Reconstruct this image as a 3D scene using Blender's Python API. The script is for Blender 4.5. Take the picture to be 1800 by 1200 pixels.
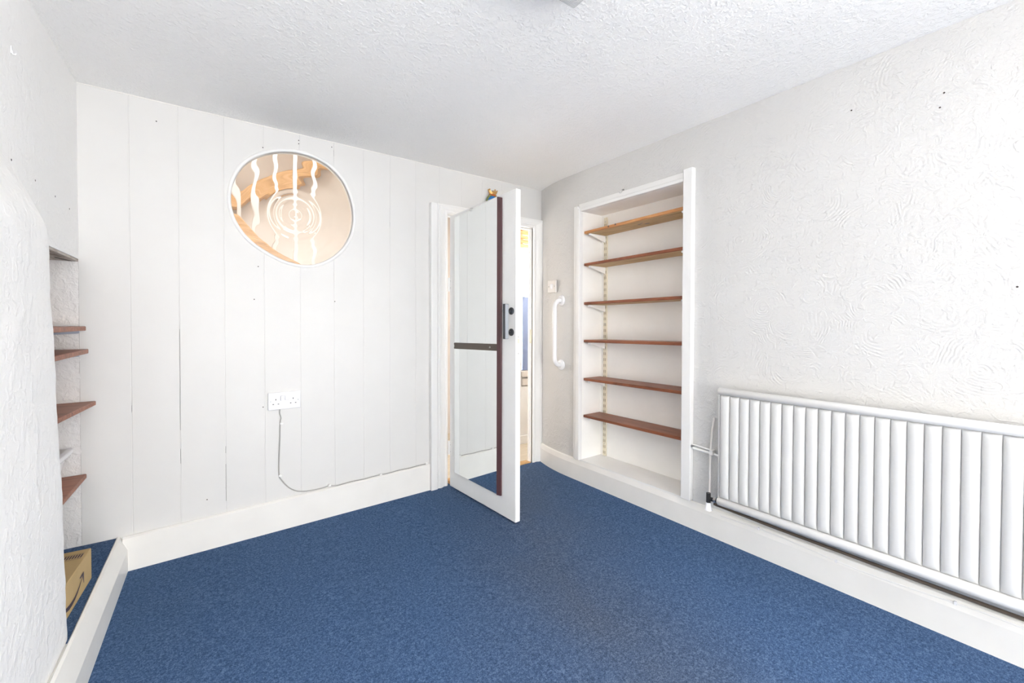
import bpy, bmesh, math, random
from mathutils import Vector, Matrix, noise
random.seed(7)
S = bpy.context.scene
COL = S.collection
for o in list(bpy.data.objects):
    bpy.data.objects.remove(o)

# ------------------------------------------------------------------ camera
cd = bpy.data.cameras.new('camera'); cam = bpy.data.objects.new('camera', cd); COL.objects.link(cam)
cd.sensor_width = 36.0; cd.sensor_fit = 'HORIZONTAL'
cd.lens = 36.0 * 746.68 / 1800.0
cd.shift_y = -22.4 / 1800.0
cd.clip_start = 0.02
_r = Vector((0.81467098, -0.57991864, 0.00236106)); _u = Vector((0.00688491, 0.01374282, 0.99988186)); _f = Vector((0.57988257, 0.81455847, -0.01518856))
m = Matrix.Identity(4)
for i in range(3):
    m[i][0] = _r[i]; m[i][1] = _u[i]; m[i][2] = -_f[i]
m.translation = Vector((-2.28208, -2.86643, 1.2))
cam.matrix_world = m
S.camera = cam

# ------------------------------------------------------------------ sky and exposure
w = bpy.data.worlds.new('sky'); S.world = w; w.use_nodes = True
bg = w.node_tree.nodes['Background']
bg.inputs['Color'].default_value = (1.0, 0.985, 0.958, 1); bg.inputs['Strength'].default_value = 15.5
S.view_settings.view_transform = 'Standard'; S.view_settings.look = 'None'
S.view_settings.gamma = 1.0; S.view_settings.use_curve_mapping = False
S.view_settings.exposure = 0.55
S.cycles.max_bounces = 8; S.cycles.diffuse_bounces = 6; S.cycles.glossy_bounces = 4; S.cycles.transmission_bounces = 6
S.cycles.caustics_reflective = False; S.cycles.caustics_refractive = False

def portal(name, loc, rot, sx, sy):
    ld = bpy.data.lights.new(name, 'AREA'); ld.shape = 'RECTANGLE'; ld.size = sx; ld.size_y = sy
    ld.cycles.is_portal = True
    o = bpy.data.objects.new(name, ld); COL.objects.link(o); o.location = loc; o.rotation_euler = rot
    return o

# ------------------------------------------------------------------ room constants
H = 2.338                      # ceiling height
LX = -2.7912                   # left wall at the panelled corner
FS = 0.0222                    # the old floor falls to the left
BACK = -6.30                   # wall behind the camera
RROT = math.atan2(-1, 0.0134)  # right wall local frame: x along wall from corner, +y into wall
LROT = math.atan2(-1, -0.0131) # left wall local frame: x along wall from corner, +y into room
def fz(x): return FS * x
WX0, WX1, WZ0, WZ1 = -2.60, -1.35, 0.45, 1.80
VA0, VA1, VZ0, VZ1 = 4.05, 6.05, 0.02, 1.90     # unseen second window, added in the right wall to even out the light

# ------------------------------------------------------------------ helpers
class MB:
    def __init__(s): s.v = []; s.f = []
    def add(s, vs, fs):
        n = len(s.v); s.v += [tuple(v) for v in vs]; s.f += [tuple(i + n for i in f) for f in fs]; return s
    def box(s, x0, x1, y0, y1, z0, z1):
        vs = [(x, y, z) for z in (z0, z1) for y in (y0, y1) for x in (x0, x1)]
        return s.add(vs, [(0, 2, 3, 1), (4, 5, 7, 6), (0, 1, 5, 4), (2, 6, 7, 3), (0, 4, 6, 2), (1, 3, 7, 5)])
    def hexa(s, b, t):          # bottom quad, top quad (same winding, ccw from above)
        return s.add(list(b) + list(t), [(3, 2, 1, 0), (4, 5, 6, 7), (0, 1, 5, 4), (1, 2, 6, 5), (2, 3, 7, 6), (3, 0, 4, 7)])
    def sweep(s, sections, closed=False, cap=True):   # list of rings (same count)
        n = len(sections[0]); k = len(sections); vs = [v for r in sections for v in r]; fs = []
        for i in range(k if closed else k - 1):
            j = (i + 1) % k
            for a in range(n):
                b = (a + 1) % n
                fs.append((i * n + a, i * n + b, j * n + b, j * n + a))
        if cap and not closed:
            fs.append(tuple(range(n - 1, -1, -1))); fs.append(tuple((k - 1) * n + a for a in range(n)))
        return s.add(vs, fs)
    def tube(s, pts, r, n=12, cap=True):
        pts = [Vector(p) for p in pts]; rings = []; up = None
        rs = r if isinstance(r, (list, tuple)) else [r] * len(pts)
        for i, p in enumerate(pts):
            if i == 0: t = pts[1] - p
            elif i == len(pts) - 1: t = p - pts[i - 1]
            else: t = (pts[i + 1] - p).normalized() + (p - pts[i - 1]).normalized()
            t.normalize()
            if up is None: up = t.orthogonal().normalized()
            up = (up - t * up.dot(t))
            if up.length < 1e-6: up = t.orthogonal()
            up.normalize(); b = t.cross(up)
            rings.append([p + (up * math.cos(2 * math.pi * k / n) + b * math.sin(2 * math.pi * k / n)) * rs[i] for k in range(n)])
        return s.sweep(rings, cap=cap)
    def lathe(s, prof, axis='z', c=(0, 0, 0), n=24):   # prof: (radius, height)
        rings = []
        for (r, h) in prof:
            r = max(r, 1e-4)
            ring = []
            for k in range(n):
                a = 2 * math.pi * k / n; u, v = r * math.cos(a), r * math.sin(a)
                p = {'z': (u, v, h), 'y': (u, h, v), 'x': (h, u, v)}[axis]
                ring.append((p[0] + c[0], p[1] + c[1], p[2] + c[2]))
            rings.append(ring)
        return s.sweep(rings)
    def prism(s, poly, y0, y1, plane='xz'):
        n = len(poly)
        def P(a, b, t): return {'xz': (a, t, b), 'xy': (a, b, t), 'yz': (t, a, b)}[plane]
        vs = [P(a, b, y0) for a, b in poly] + [P(a, b, y1) for a, b in poly]
        fs = [tuple(range(n)), tuple(range(2 * n - 1, n - 1, -1))] + [(i, i + n, (i + 1) % n + n, (i + 1) % n) for i in range(n)]
        return s.add(vs, fs)
    def mesh(s, name):
        me = bpy.data.meshes.new(name); me.from_pydata(s.v, [], s.f); me.validate()
        bm = bmesh.new(); bm.from_mesh(me); bmesh.ops.recalc_face_normals(bm, faces=bm.faces); bm.to_mesh(me); bm.free()
        return me

def obj(name, mb, mat, parent=None, bevel=0, smooth=False, loc=None, rz=None, seg=2, auto=35):
    me = mb.mesh(name) if isinstance(mb, MB) else mb
    o = bpy.data.objects.new(name, me); COL.objects.link(o)
    if mat and not me.materials: me.materials.append(mat)
    if parent: o.parent = parent
    if loc: o.location = loc
    if rz is not None: o.rotation_euler = (0, 0, rz)
    if bevel:
        b = o.modifiers.new('edge', 'BEVEL'); b.width = bevel; b.segments = seg; b.limit_method = 'ANGLE'; b.angle_limit = math.radians(40)
    if smooth or bevel:
        for p in me.polygons: p.use_smooth = True
        me.set_sharp_from_angle(angle=math.radians(auto))
    return o
def empty(name, loc=(0, 0, 0), rz=0.0):
    o = bpy.data.objects.new(name, None); COL.objects.link(o); o.location = loc; o.rotation_euler = (0, 0, rz)
    o.empty_display_size = 0.05
    return o
def tag(o, label, cat, group=None, kind=None):
    o['label'] = label; o['category'] = cat
    if group: o['group'] = group
    if kind: o['kind'] = kind
    return o
def copy_tree(o, parent=None):
    c = o.copy(); COL.objects.link(c); c.parent = parent
    for ch in list(o.children): copy_tree(ch, c)
    return c
def RW(name, loc=(0, 0, 0)):     # empty in the right wall frame
    return empty(name, loc, RROT)
def rw(a, e, z):                 # right-wall local -> world
    return (a * math.cos(RROT) - e * math.sin(RROT), a * math.sin(RROT) + e * math.cos(RROT), z)
def lw(a, g, z):
    return (LX + a * math.cos(LROT) - g * math.sin(LROT), a * math.sin(LROT) + g * math.cos(LROT), z)

# ------------------------------------------------------------------ materials
def new_mat(name):
    mt = bpy.data.materials.new(name); mt.use_nodes = True
    nt = mt.node_tree; b = nt.nodes['Principled BSDF']
    return mt, nt, b
def N(nt, t, **kw):
    n = nt.nodes.new(t)
    for k, v in kw.items():
        if k in n.inputs.keys(): n.inputs[k].default_value = v
        else: setattr(n, k, v)
    return n
def link(nt, a, b): nt.links.new(a, b)
def math_n(nt, op, a, b=None, clamp=False):
    n = nt.nodes.new('ShaderNodeMath'); n.operation = op; n.use_clamp = clamp
    for i, x in enumerate((a, b)):
        if x is None: continue
        if isinstance(x, (int, float)): n.inputs[i].default_value = x
        else: link(nt, x, n.inputs[i])
    return n.outputs[0]
def ramp(nt, fac, stops):
    r = nt.nodes.new('ShaderNodeValToRGB'); link(nt, fac, r.inputs[0])
    e = r.color_ramp.elements
    while len(e) < len(stops): e.new(0.5)
    for i, (p, c) in enumerate(stops):
        e[i].position = p; e[i].color = (*c, 1) if len(c) == 3 else c
    return r.outputs[0]
def coords(nt, scale=(1, 1, 1), rot=(0, 0, 0)):
    t = nt.nodes.new('ShaderNodeTexCoord'); mp = nt.nodes.new('ShaderNodeMapping')
    mp.inputs['Scale'].default_value = scale; mp.inputs['Rotation'].default_value = rot
    link(nt, t.outputs['Object'], mp.inputs['Vector']); return mp.outputs[0]
def noise_n(nt, vec, scale, detail=3, rough=0.5, dist=0.0):
    n = N(nt, 'ShaderNodeTexNoise', Scale=scale, Detail=detail, Roughness=rough, Distortion=dist); link(nt, vec, n.inputs['Vector']); return n
def bump(nt, b, h, strength, distance):
    bn = nt.nodes.new('ShaderNodeBump'); bn.inputs['Strength'].default_value = strength; bn.inputs['Distance'].default_value = distance
    link(nt, h, bn.inputs['Height']); link(nt, bn.outputs[0], b.inputs['Normal'])

def plain(name, col, rough=0.5, metal=0.0, bstr=0.0, bscale=200, var=0.03, spec=None):
    mt, nt, b = new_mat(name); v = coords(nt); n = noise_n(nt, v, 6.0, 4)
    c0 = tuple(max(0, c * (1 - var)) for c in col); c1 = tuple(min(1, c * (1 + var)) for c in col)
    link(nt, ramp(nt, n.outputs['Fac'], [(0.3, c0), (0.7, c1)]), b.inputs['Base Color'])
    b.inputs['Roughness'].default_value = rough; b.inputs['Metallic'].default_value = metal
    if spec is not None: b.inputs['Specular IOR Level'].default_value = spec
    if bstr:
        n2 = noise_n(nt, v, bscale, 4); bump(nt, b, n2.outputs['Fac'], bstr, 0.002)
    return mt

def wall_swirl():
    mt, nt, b = new_mat('swirl_artex_wall'); v = coords(nt)
    nd = noise_n(nt, v, 5.0, 2); mixv = nt.nodes.new('ShaderNodeVectorMath'); mixv.operation = 'MULTIPLY_ADD'
    link(nt, nd.outputs['Color'], mixv.inputs[0]); mixv.inputs[1].default_value = (0.09, 0.09, 0.09); link(nt, v, mixv.inputs[2])
    vo = N(nt, 'ShaderNodeTexVoronoi', Scale=5.5); link(nt, mixv.outputs[0], vo.inputs['Vector'])
    ring = math_n(nt, 'SINE', math_n(nt, 'MULTIPLY', vo.outputs['Distance'], 95.0))
    msk = noise_n(nt, v, 9.0, 2)
    mk = ramp(nt, msk.outputs['Fac'], [(0.46, (0, 0, 0)), (0.62, (1, 1, 1))])
    fine = noise_n(nt, v, 75.0, 4, 0.6, 0.6)
    blob = noise_n(nt, v, 24.0, 3, 0.55, 0.8)
    bl = ramp(nt, blob.outputs['Fac'], [(0.52, (0, 0, 0)), (0.66, (1, 1, 1))])
    h = math_n(nt, 'MULTIPLY', math_n(nt, 'MULTIPLY', ring, mk), 0.19)
    h = math_n(nt, 'ADD', h, math_n(nt, 'MULTIPLY', fine.outputs['Fac'], 1.1))
    h = math_n(nt, 'ADD', h, math_n(nt, 'MULTIPLY', bl, 0.55))
    bump(nt, b, h, 0.56, 0.0040)
    n = noise_n(nt, v, 2.0, 4)
    link(nt, ramp(nt, n.outputs['Fac'], [(0.3, (0.635, 0.624, 0.607)), (0.7, (0.665, 0.656, 0.641))]), b.inputs['Base Color'])
    b.inputs['Roughness'].default_value = 0.6
    return mt
def wall_stipple(name, col, scale, strength, dist):
    mt, nt, b = new_mat(name); v = coords(nt)
    f = noise_n(nt, v, scale, 3, 0.55, 0.4); g = noise_n(nt, v, scale * 3.1, 2)
    sp = ramp(nt, f.outputs['Fac'], [(0.45, (0, 0, 0)), (0.68, (1, 1, 1))])
    h = math_n(nt, 'ADD', sp, math_n(nt, 'MULTIPLY', g.outputs['Fac'], 0.4))
    bump(nt, b, h, strength, dist)
    n = noise_n(nt, v, 1.6, 4)
    link(nt, ramp(nt, n.outputs['Fac'], [(0.3, tuple(c * 0.975 for c in col)), (0.7, col)]), b.inputs['Base Color'])
    b.inputs['Roughness'].default_value = 0.75
    return mt
def carpet():
    mt, nt, b = new_mat('blue_carpet'); v = coords(nt)
    f = noise_n(nt, v, 230.0, 2, 0.7); g = noise_n(nt, v, 90.0, 3, 0.6); wv = noise_n(nt, v, 1.3, 4, 0.55, 0.3)
    s = math_n(nt, 'ADD', math_n(nt, 'MULTIPLY', f.outputs['Fac'], 0.6), math_n(nt, 'MULTIPLY', g.outputs['Fac'], 0.4))
    blue = ramp(nt, s, [(0.36, (0.024, 0.054, 0.122)), (0.50, (0.054, 0.108, 0.222)), (0.64, (0.124, 0.200, 0.345))])
    worn = ramp(nt, s, [(0.36, (0.034, 0.046, 0.070)), (0.50, (0.078, 0.097, 0.136)), (0.64, (0.155, 0.180, 0.228))])
    # foot traffic: a worn track from the doorway into the room
    t = nt.nodes.new('ShaderNodeTexCoord'); sep = nt.nodes.new('ShaderNodeSeparateXYZ'); link(nt, t.outputs['Object'], sep.inputs[0])
    tx = math_n(nt, 'ABSOLUTE', math_n(nt, 'ADD', sep.outputs[0], math_n(nt, 'ADD', math_n(nt, 'MULTIPLY', sep.outputs[1], -0.36), 0.42)))
    tr = math_n(nt, 'SUBTRACT', 1.0, math_n(nt, 'MULTIPLY', tx, 1.5), True)
    k = math_n(nt, 'MULTIPLY', math_n(nt, 'ADD', math_n(nt, 'MULTIPLY', tr, 0.62), 0.08), math_n(nt, 'MULTIPLY', wv.outputs['Fac'], 1.7), True)
    mx = nt.nodes.new('ShaderNodeMix'); mx.data_type = 'RGBA'
    link(nt, k, mx.inputs['Factor']); link(nt, blue, mx.inputs['A']); link(nt, worn, mx.inputs['B'])
    link(nt, mx.outputs['Result'], b.inputs['Base Color'])
    b.inputs['Roughness'].default_value = 0.95; b.inputs['Specular IOR Level'].default_value = 0.1
    bump(nt, b, s, 0.6, 0.004)
    return mt
def wood(name, c0, c1, c2, axis='x', rough=0.45, scale=1.0):
    mt, nt, b = new_mat(name)
    sc = {'x': (1.2, 14, 14), 'y': (14, 1.2, 14), 'z': (14, 14, 1.2)}[axis]
    v = coords(nt, tuple(s * scale for s in sc)); n = noise_n(nt, v, 2.2, 6, 0.62, 1.6)
    v2 = coords(nt, tuple(s * scale * 5 for s in sc)); n2 = noise_n(nt, v2, 3.0, 3)
    s = math_n(nt, 'ADD', math_n(nt, 'MULTIPLY', n.outputs['Fac'], 0.75), math_n(nt, 'MULTIPLY', n2.outputs['Fac'], 0.25))
    link(nt, ramp(nt, s, [(0.33, c0), (0.5, c1), (0.68, c2)]), b.inputs['Base Color'])
    b.inputs['Roughness'].default_value = rough
    bump(nt, b, s, 0.12, 0.001)
    return mt

M = {}
M['artex'] = wall_swirl()
M['ceiling'] = wall_stipple('stippled_ceiling', (0.958, 0.945, 0.925), 64, 0.52, 0.004)
M['plaster'] = wall_stipple('rough_plaster', (0.86, 0.853, 0.842), 32, 0.36, 0.005)
M['plaster_rough'] = wall_stipple('rough_recess_plaster', (0.80, 0.785, 0.77), 36, 0.5, 0.005)
M['board'] = plain('painted_boards', (0.705, 0.696, 0.679), 0.42, bstr=0.05, bscale=40, var=0.012)
M['crack'] = plain('dark_gap', (0.06, 0.05, 0.045), 0.9)
M['paint'] = plain('cream_white_paint', (0.90, 0.893, 0.872), 0.38, bstr=0.06, bscale=60, var=0.02)
M['gloss'] = plain('white_gloss_paint', (0.84, 0.833, 0.818), 0.3, bstr=0.03, bscale=30, var=0.012)
M['skirt'] = plain('skirting_paint', (0.82, 0.803, 0.765), 0.4, bstr=0.08, bscale=40, var=0.025)
M['alcove'] = plain('alcove_paint', (0.95, 0.94, 0.91), 0.45, bstr=0.06, bscale=40, var=0.02)
M['radiator'] = plain('radiator_enamel', (0.70, 0.695, 0.683), 0.28, var=0.008)
M['plastic'] = plain('white_plastic', (0.87, 0.87, 0.89), 0.25, var=0.005)
M['plastic_warm'] = plain('cream_plastic', (0.80, 0.77, 0.74), 0.3, var=0.01)
M['dark'] = plain('dark_plastic', (0.02, 0.02, 0.022), 0.4)
M['black'] = plain('black_handle', (0.035, 0.037, 0.042), 0.28)
M['lit_grip_grey'] = plain('lit_grip_grey', (0.45, 0.48, 0.52), 0.35, 0.6)  # lighter grey for the window-lit side of the handle grip
M['steel'] = plain('steel', (0.55, 0.55, 0.55), 0.3, 1.0)
M['brown_strip'] = plain('dark_brown_strip', (0.095, 0.042, 0.045), 0.3)
M['brown_bar'] = plain('brown_bar', (0.10, 0.075, 0.055), 0.35)
M['bracket'] = plain('cream_bracket', (0.78, 0.72, 0.58), 0.45, var=0.04)
M['bracket_blue'] = plain('grey_bracket', (0.42, 0.46, 0.55), 0.45)
M['slot'] = plain('slot_shadow_paint', (0.42, 0.36, 0.26), 0.7)
M['carpet'] = carpet()
M['shelf'] = wood('dark_stained_shelf', (0.11, 0.030, 0.012), (0.25, 0.076, 0.032), (0.38, 0.135, 0.060), 'x', 0.42)
M['shelf_y'] = wood('stained_shelf_recess', (0.16, 0.050, 0.025), (0.30, 0.105, 0.055), (0.42, 0.17, 0.095), 'x', 0.45)
M['pine_edge'] = wood('orange_pine_shelf', (0.36, 0.14, 0.045), (0.55, 0.25, 0.09), (0.68, 0.37, 0.16), 'x', 0.45)
M['pine'] = wood('bare_pine', (0.40, 0.24, 0.10), (0.56, 0.37, 0.17), (0.68, 0.48, 0.26), 'x', 0.6)
M['timber'] = wood('orange_timber', (0.42, 0.22, 0.08), (0.62, 0.36, 0.15), (0.75, 0.50, 0.26), 'x', 0.5)
M['hall_floor'] = wood('pale_hall_floor', (0.50, 0.42, 0.32), (0.62, 0.54, 0.43), (0.70, 0.63, 0.52), 'x', 0.5)
M['old_board'] = wood('weathered_lintel', (0.20, 0.16, 0.13), (0.42, 0.37, 0.32), (0.60, 0.56, 0.51), 'x', 0.8)
M['card'] = plain('cardboard', (0.50, 0.355, 0.165), 0.8, bstr=0.05, bscale=90, var=0.05)
M['card_edge'] = plain('cardboard_tape', (0.60, 0.45, 0.24), 0.6, var=0.03)
M['ink'] = plain('dark_print', (0.05, 0.035, 0.05), 0.7)
M['hall_wall'] = plain('beige_hall_wall', (0.66, 0.60, 0.545), 0.8, var=0.03)
M['hall_white'] = plain('white_hall_wall', (0.80, 0.78, 0.75), 0.7, var=0.02)
M['hall_blue'] = plain('blue_grey_panel', (0.20, 0.245, 0.38), 0.6, var=0.05)
M['gold'] = plain('gold_paint', (0.62, 0.36, 0.12), 0.3, 0.6, var=0.15)
M['blue'] = plain('bright_blue_glaze', (0.03, 0.20, 0.55), 0.2, var=0.15)
M['green'] = plain('green_gold_glaze', (0.20, 0.24, 0.08), 0.3, 0.2, var=0.2)
M['red'] = plain('orange_red_glaze', (0.48, 0.13, 0.03), 0.3, var=0.2)
def mirror():
    mt, nt, b = new_mat('mirror_glass'); v = coords(nt); n = noise_n(nt, v, 1.5, 1)
    link(nt, ramp(nt, n.outputs['Fac'], [(0, (0.90, 0.925, 0.915)), (1, (0.92, 0.935, 0.925))]), b.inputs['Base Color'])
    b.inputs['Metallic'].default_value = 1.0; b.inputs['Roughness'].default_value = 0.012
    return mt
M['mirror'] = mirror()
def glass():
    mt, nt, b = new_mat('bullseye_glass'); v = coords(nt); n = noise_n(nt, v, 7, 2)
    link(nt, ramp(nt, n.outputs['Fac'], [(0, (0.97, 0.97, 0.96)), (1, (1, 0.995, 0.985))]), b.inputs['Base Color'])
    b.inputs['Transmission Weight'].default_value = 1.0; b.inputs['Roughness'].default_value = 0.0; b.inputs['IOR'].default_value = 1.5
    bump(nt, b, n.outputs['Fac'], 0.05, 0.02)
    return mt
M['glass'] = glass()
def prismatic():
    mt, nt, b = new_mat('prismatic_diffuser'); v = coords(nt)
    vo = N(nt, 'ShaderNodeTexVoronoi', Scale=160.0); vo.distance = 'CHEBYCHEV'; vo.inputs['Randomness'].default_value = 0.0; link(nt, v, vo.inputs['Vector'])
    link(nt, ramp(nt, vo.outputs['Distance'], [(0.2, (0.72, 0.72, 0.71)), (0.8, (0.42, 0.40, 0.40))]), b.inputs['Base Color'])
    bump(nt, b, vo.outputs['Distance'], 0.8, 0.004); b.inputs['Roughness'].default_value = 0.2
    return mt
M['prism'] = prismatic()
def clear_tub():
    mt, nt, b = new_mat('frosted_tub'); v = coords(nt); n = noise_n(nt, v, 5, 2)
    link(nt, ramp(nt, n.outputs['Fac'], [(0, (0.80, 0.80, 0.80)), (1, (0.86, 0.86, 0.86))]), b.inputs['Base Color'])
    b.inputs['Roughness'].default_value = 0.35
    return mt
M['tub'] = clear_tub()

# ================================================================== STRUCTURE
# ---- floor
mb = MB(); x0, x1, y0, y1 = -3.5, 0.30, BACK - 0.1, 0.02
mb.hexa([(x0, y0, fz(x0) - 0.1), (x1, y0, fz(x1) - 0.1), (x1, y1, fz(x1) - 0.1), (x0, y1, fz(x0) - 0.1)],
        [(x0, y0, fz(x0)), (x1, y0, fz(x1)), (x1, y1, fz(x1)), (x0, y1, fz(x0))])
tag(obj('floor', mb, M['carpet']), 'mottled blue carpet covering the room floor, greyer along the worn track', 'carpet', kind='structure')
# ---- ceiling
tag(obj('ceiling', MB().box(-3.3, 0.35, BACK - 0.15, 0.012, H, H + 0.12), M['ceiling']), 'white ceiling with stippled textured coating', 'ceiling', kind='structure')

# ---- round glass outline on the panelled wall (x, z)
OUT = [(-2.185, 1.902), (-2.163, 2.011), (-2.108, 2.109), (-2.023, 2.177), (-1.911, 2.219), (-1.787, 2.226), (-1.673, 2.191), (-1.577, 2.105),
       (-1.526, 1.990), (-1.511, 1.870), (-1.533, 1.757), (-1.589, 1.659), (-1.680, 1.582), (-1.774, 1.546), (-1.895, 1.556), (-2.003, 1.604), (-2.102, 1.679), (-2.164, 1.777)]
RC = (-1.855, 1.873)
_pol = sorted((math.atan2(z - RC[1], x - RC[0]), math.hypot(x - RC[0], z - RC[1])) for x, z in OUT)
def rad(t):
    n = len(_pol); t = (t + math.pi) % (2 * math.pi) - math.pi
    for i in range(n):
        a0, r0 = _pol[i]; a1, r1 = _pol[(i + 1) % n]
        if i == n - 1: a1 += 2 * math.pi
        tt = t if t >= _pol[0][0] else t + 2 * math.pi
        if a0 <= tt <= a1:
            rm = _pol[i - 1][1]; rp = _pol[(i + 2) % n][1]; u = (tt - a0) / (a1 - a0)
            return 0.5 * (2 * r0 + (r1 - rm) * u + (2 * rm - 5 * r0 + 4 * r1 - rp) * u * u + (3 * r0 - rm - 3 * r1 + rp) * u ** 3)
    return r0
NT = 120
RING = [(RC[0] + rad(2 * math.pi * k / NT) * math.cos(2 * math.pi * k / NT), RC[1] + rad(2 * math.pi * k / NT) * math.sin(2 * math.pi * k / NT)) for k in range(NT)]
HX0 = min(p[0] for p in RING); HX1 = max(p[0] for p in RING)
def hole(x, off=0.0):
    zs = []
    x += 1.3e-6
    for i in range(NT):
        (xa, za), (xb, zb) = RING[i], RING[(i + 1) % NT]
        if (xa - x) * (xb - x) < 0: zs.append(za + (zb - za) * (x - xa) / (xb - xa))
    if len(zs) < 2: return None
    return min(zs), max(zs)
def slab(mb, xs, lo, hi, yf, yb):
    """vertical slab following lo(x)..hi(x)"""
    rings = [[(x, yf(x), lo(x)), (x, yf(x), hi(x)), (x, yb, hi(x)), (x, yb, lo(x))] for x in xs]
    mb.sweep(rings)
def cut_slab(mb, xa, xb, z0, z1, yf, yb, extra=()):
    xs = set([xa, xb]) | set(extra)
    if xa < HX1 and xb > HX0:
        k = xa
        while k < xb: xs.add(round(k, 5)); k += 0.006
        for e in (HX0 + 1e-4, HX1 - 1e-4):
            if xa < e < xb: xs.add(e)
    xs = sorted(xs)
    run = []; inside = None
    def flush(run, inside):
        if len(run) < 2: return
        if inside:
            slab(mb, run, lambda x: z0, lambda x: (hole(x) or (RC[1], RC[1]))[0], yf, yb)
            slab(mb, run, lambda x: (hole(x) or (RC[1], RC[1]))[1], lambda x: z1, yf, yb)
        else:
            slab(mb, run, lambda x: z0, lambda x: z1, yf, yb)
    for i in range(len(xs) - 1):
        ins = hole((xs[i] + xs[i + 1]) / 2) is not None
        if ins != inside:
            flush(run, inside); run = [xs[i]]; inside = ins
        run.append(xs[i + 1])
    flush(run, inside)

# ---- far wall: backing plus painted boards
wf = empty('wall_far'); tag(wf, 'white painted wall of wide vertical boards with nail marks', 'wall', kind='structure')
OPL, OPR, OPT = -0.845, -0.036, 2.000          # door opening
mb = MB(); cut_slab(mb, -2.775, OPL - 0.014, -0.12, H, lambda x: 0.016, 0.040)
mb.box(OPL - 0.014, 0.12, 0.016, 0.040, OPT + 0.016, H); mb.box(OPR + 0.014, 0.12, 0.016, 0.040, -0.12, OPT + 0.016)
obj('backing', mb, M['crack'], wf)
mb = MB(); cut_slab(mb, -3.4, OPL - 0.014, -0.12, 2.9, lambda x: 0.0405, 0.045); mb.box(OPL - 0.014, 1.2, 0.0405, 0.045, OPT + 0.016, 2.9); mb.box(OPR + 0.014, 1.2, 0.0405, 0.045, -0.12, OPT + 0.016)
obj('hall_side_plaster', mb, M['hall_white'], wf)
EDG = [-2.7945, -2.607, -2.413, -2.213, -2.021, -1.830, -1.634, -1.449, -1.272, -1.085, -0.90, -0.715, -0.53, -0.345, -0.16, 0.085]
for i in range(len(EDG) - 1):
    a, b = EDG[i] + 0.0007, EDG[i + 1] - 0.0007
    c = 0.0022
    def yf(x, a=a, b=b, c=c): return 0.0 if (a + c - 1e-6 <= x <= b - c + 1e-6) else 0.0014
    mb = MB()
    parts = []
    if b <= -0.86: parts = [(a, b, -0.05)]
    elif a < -0.86: parts = [(a, -0.86, -0.05), (-0.86, b, 2.01)]
    else: parts = [(a, b, 2.01)]
    for (pa, pb, pz) in parts:
        cut_slab(mb, pa, pb, pz, H + 0.002, yf, 0.012, extra=(a + c, b - c) if pa == a and pb == b else ((a + c,) if pa == a else (b - c,)))
    obj('board', mb, M['board'], wf)
# painted-over joints (gaps are left open where the paint has cracked)
open_z = {2: [(0.62, 1.16), (0.44, 0.52)], 3: [(0.19, 0.40), (0.46, 0.50)], 1: [(0.74, 0.775)], 6: [(2.25, 2.29)], 8: [(1.85, 1.885)], 12: [(2.24, 2.30)], 4: [], 5: []}
for i in range(1, len(EDG) - 1):
    z0 = 0.0 if EDG[i] < -0.86 else 2.01
    segs = []; cur = z0
    for (p, q) in sorted(open_z.get(i, [])):
        segs.append((cur, p)); cur = q
    segs.append((cur, H))
    mb = MB(); hz = hole(EDG[i])
    for (p, q) in segs:
        if hz and p < hz[0] and q > hz[1]:
            mb.box(EDG[i] - 0.0012, EDG[i] + 0.0012, 0.0006, 0.006, p, hz[0]); mb.box(EDG[i] - 0.0012, EDG[i] + 0.0012, 0.0006, 0.006, hz[1], q)
        else: mb.box(EDG[i] - 0.0012, EDG[i] + 0.0012, 0.0006, 0.006, p, q)
    obj('joint_filler', mb, M['board'], wf)
nail = MB().lathe([(0.0032, -0.0006), (0.0032, 0.001)], 'y', n=8).mesh('nail_hole')
for (x, z) in [(-2.499, 2.233), (-1.645, 2.305), (-2.023, 2.212), (-1.834, 2.300), (-1.834, 2.280), (-2.071, 1.329), (-2.03, 0.70), (-2.30, 0.22), (-1.63, 1.33), (-2.05, 1.52)]:
    obj('nail_hole', nail, M['crack'], wf, loc=(x, 0, z))
tag(obj('trim_ceiling_line', MB().box(-2.79, 0.0, -0.003, 0.004, H - 0.004, H + 0.002), M['skirt']), 'thin caulk line where boarded wall meets ceiling', 'trim', kind='structure')

# ---- baseboard on the far wall
def bbt(x): return 0.117 + (x + 2.59) * (0.169 - 0.117) / 1.61
mb = MB(); rings = []
for x in (-2.645, -1.95, -0.984):
    t = bbt(x); rings.append([(x, 0.0, fz(x) - 0.03), (x, -0.020, fz(x) - 0.03), (x, -0.020, t - 0.008), (x, -0.010, t), (x, 0.0, t)])
mb.sweep(rings)
tag(obj('baseboard_far', mb, M['skirt']), 'cream painted skirting board below the boarded wall', 'skirting', kind='structure')

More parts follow.
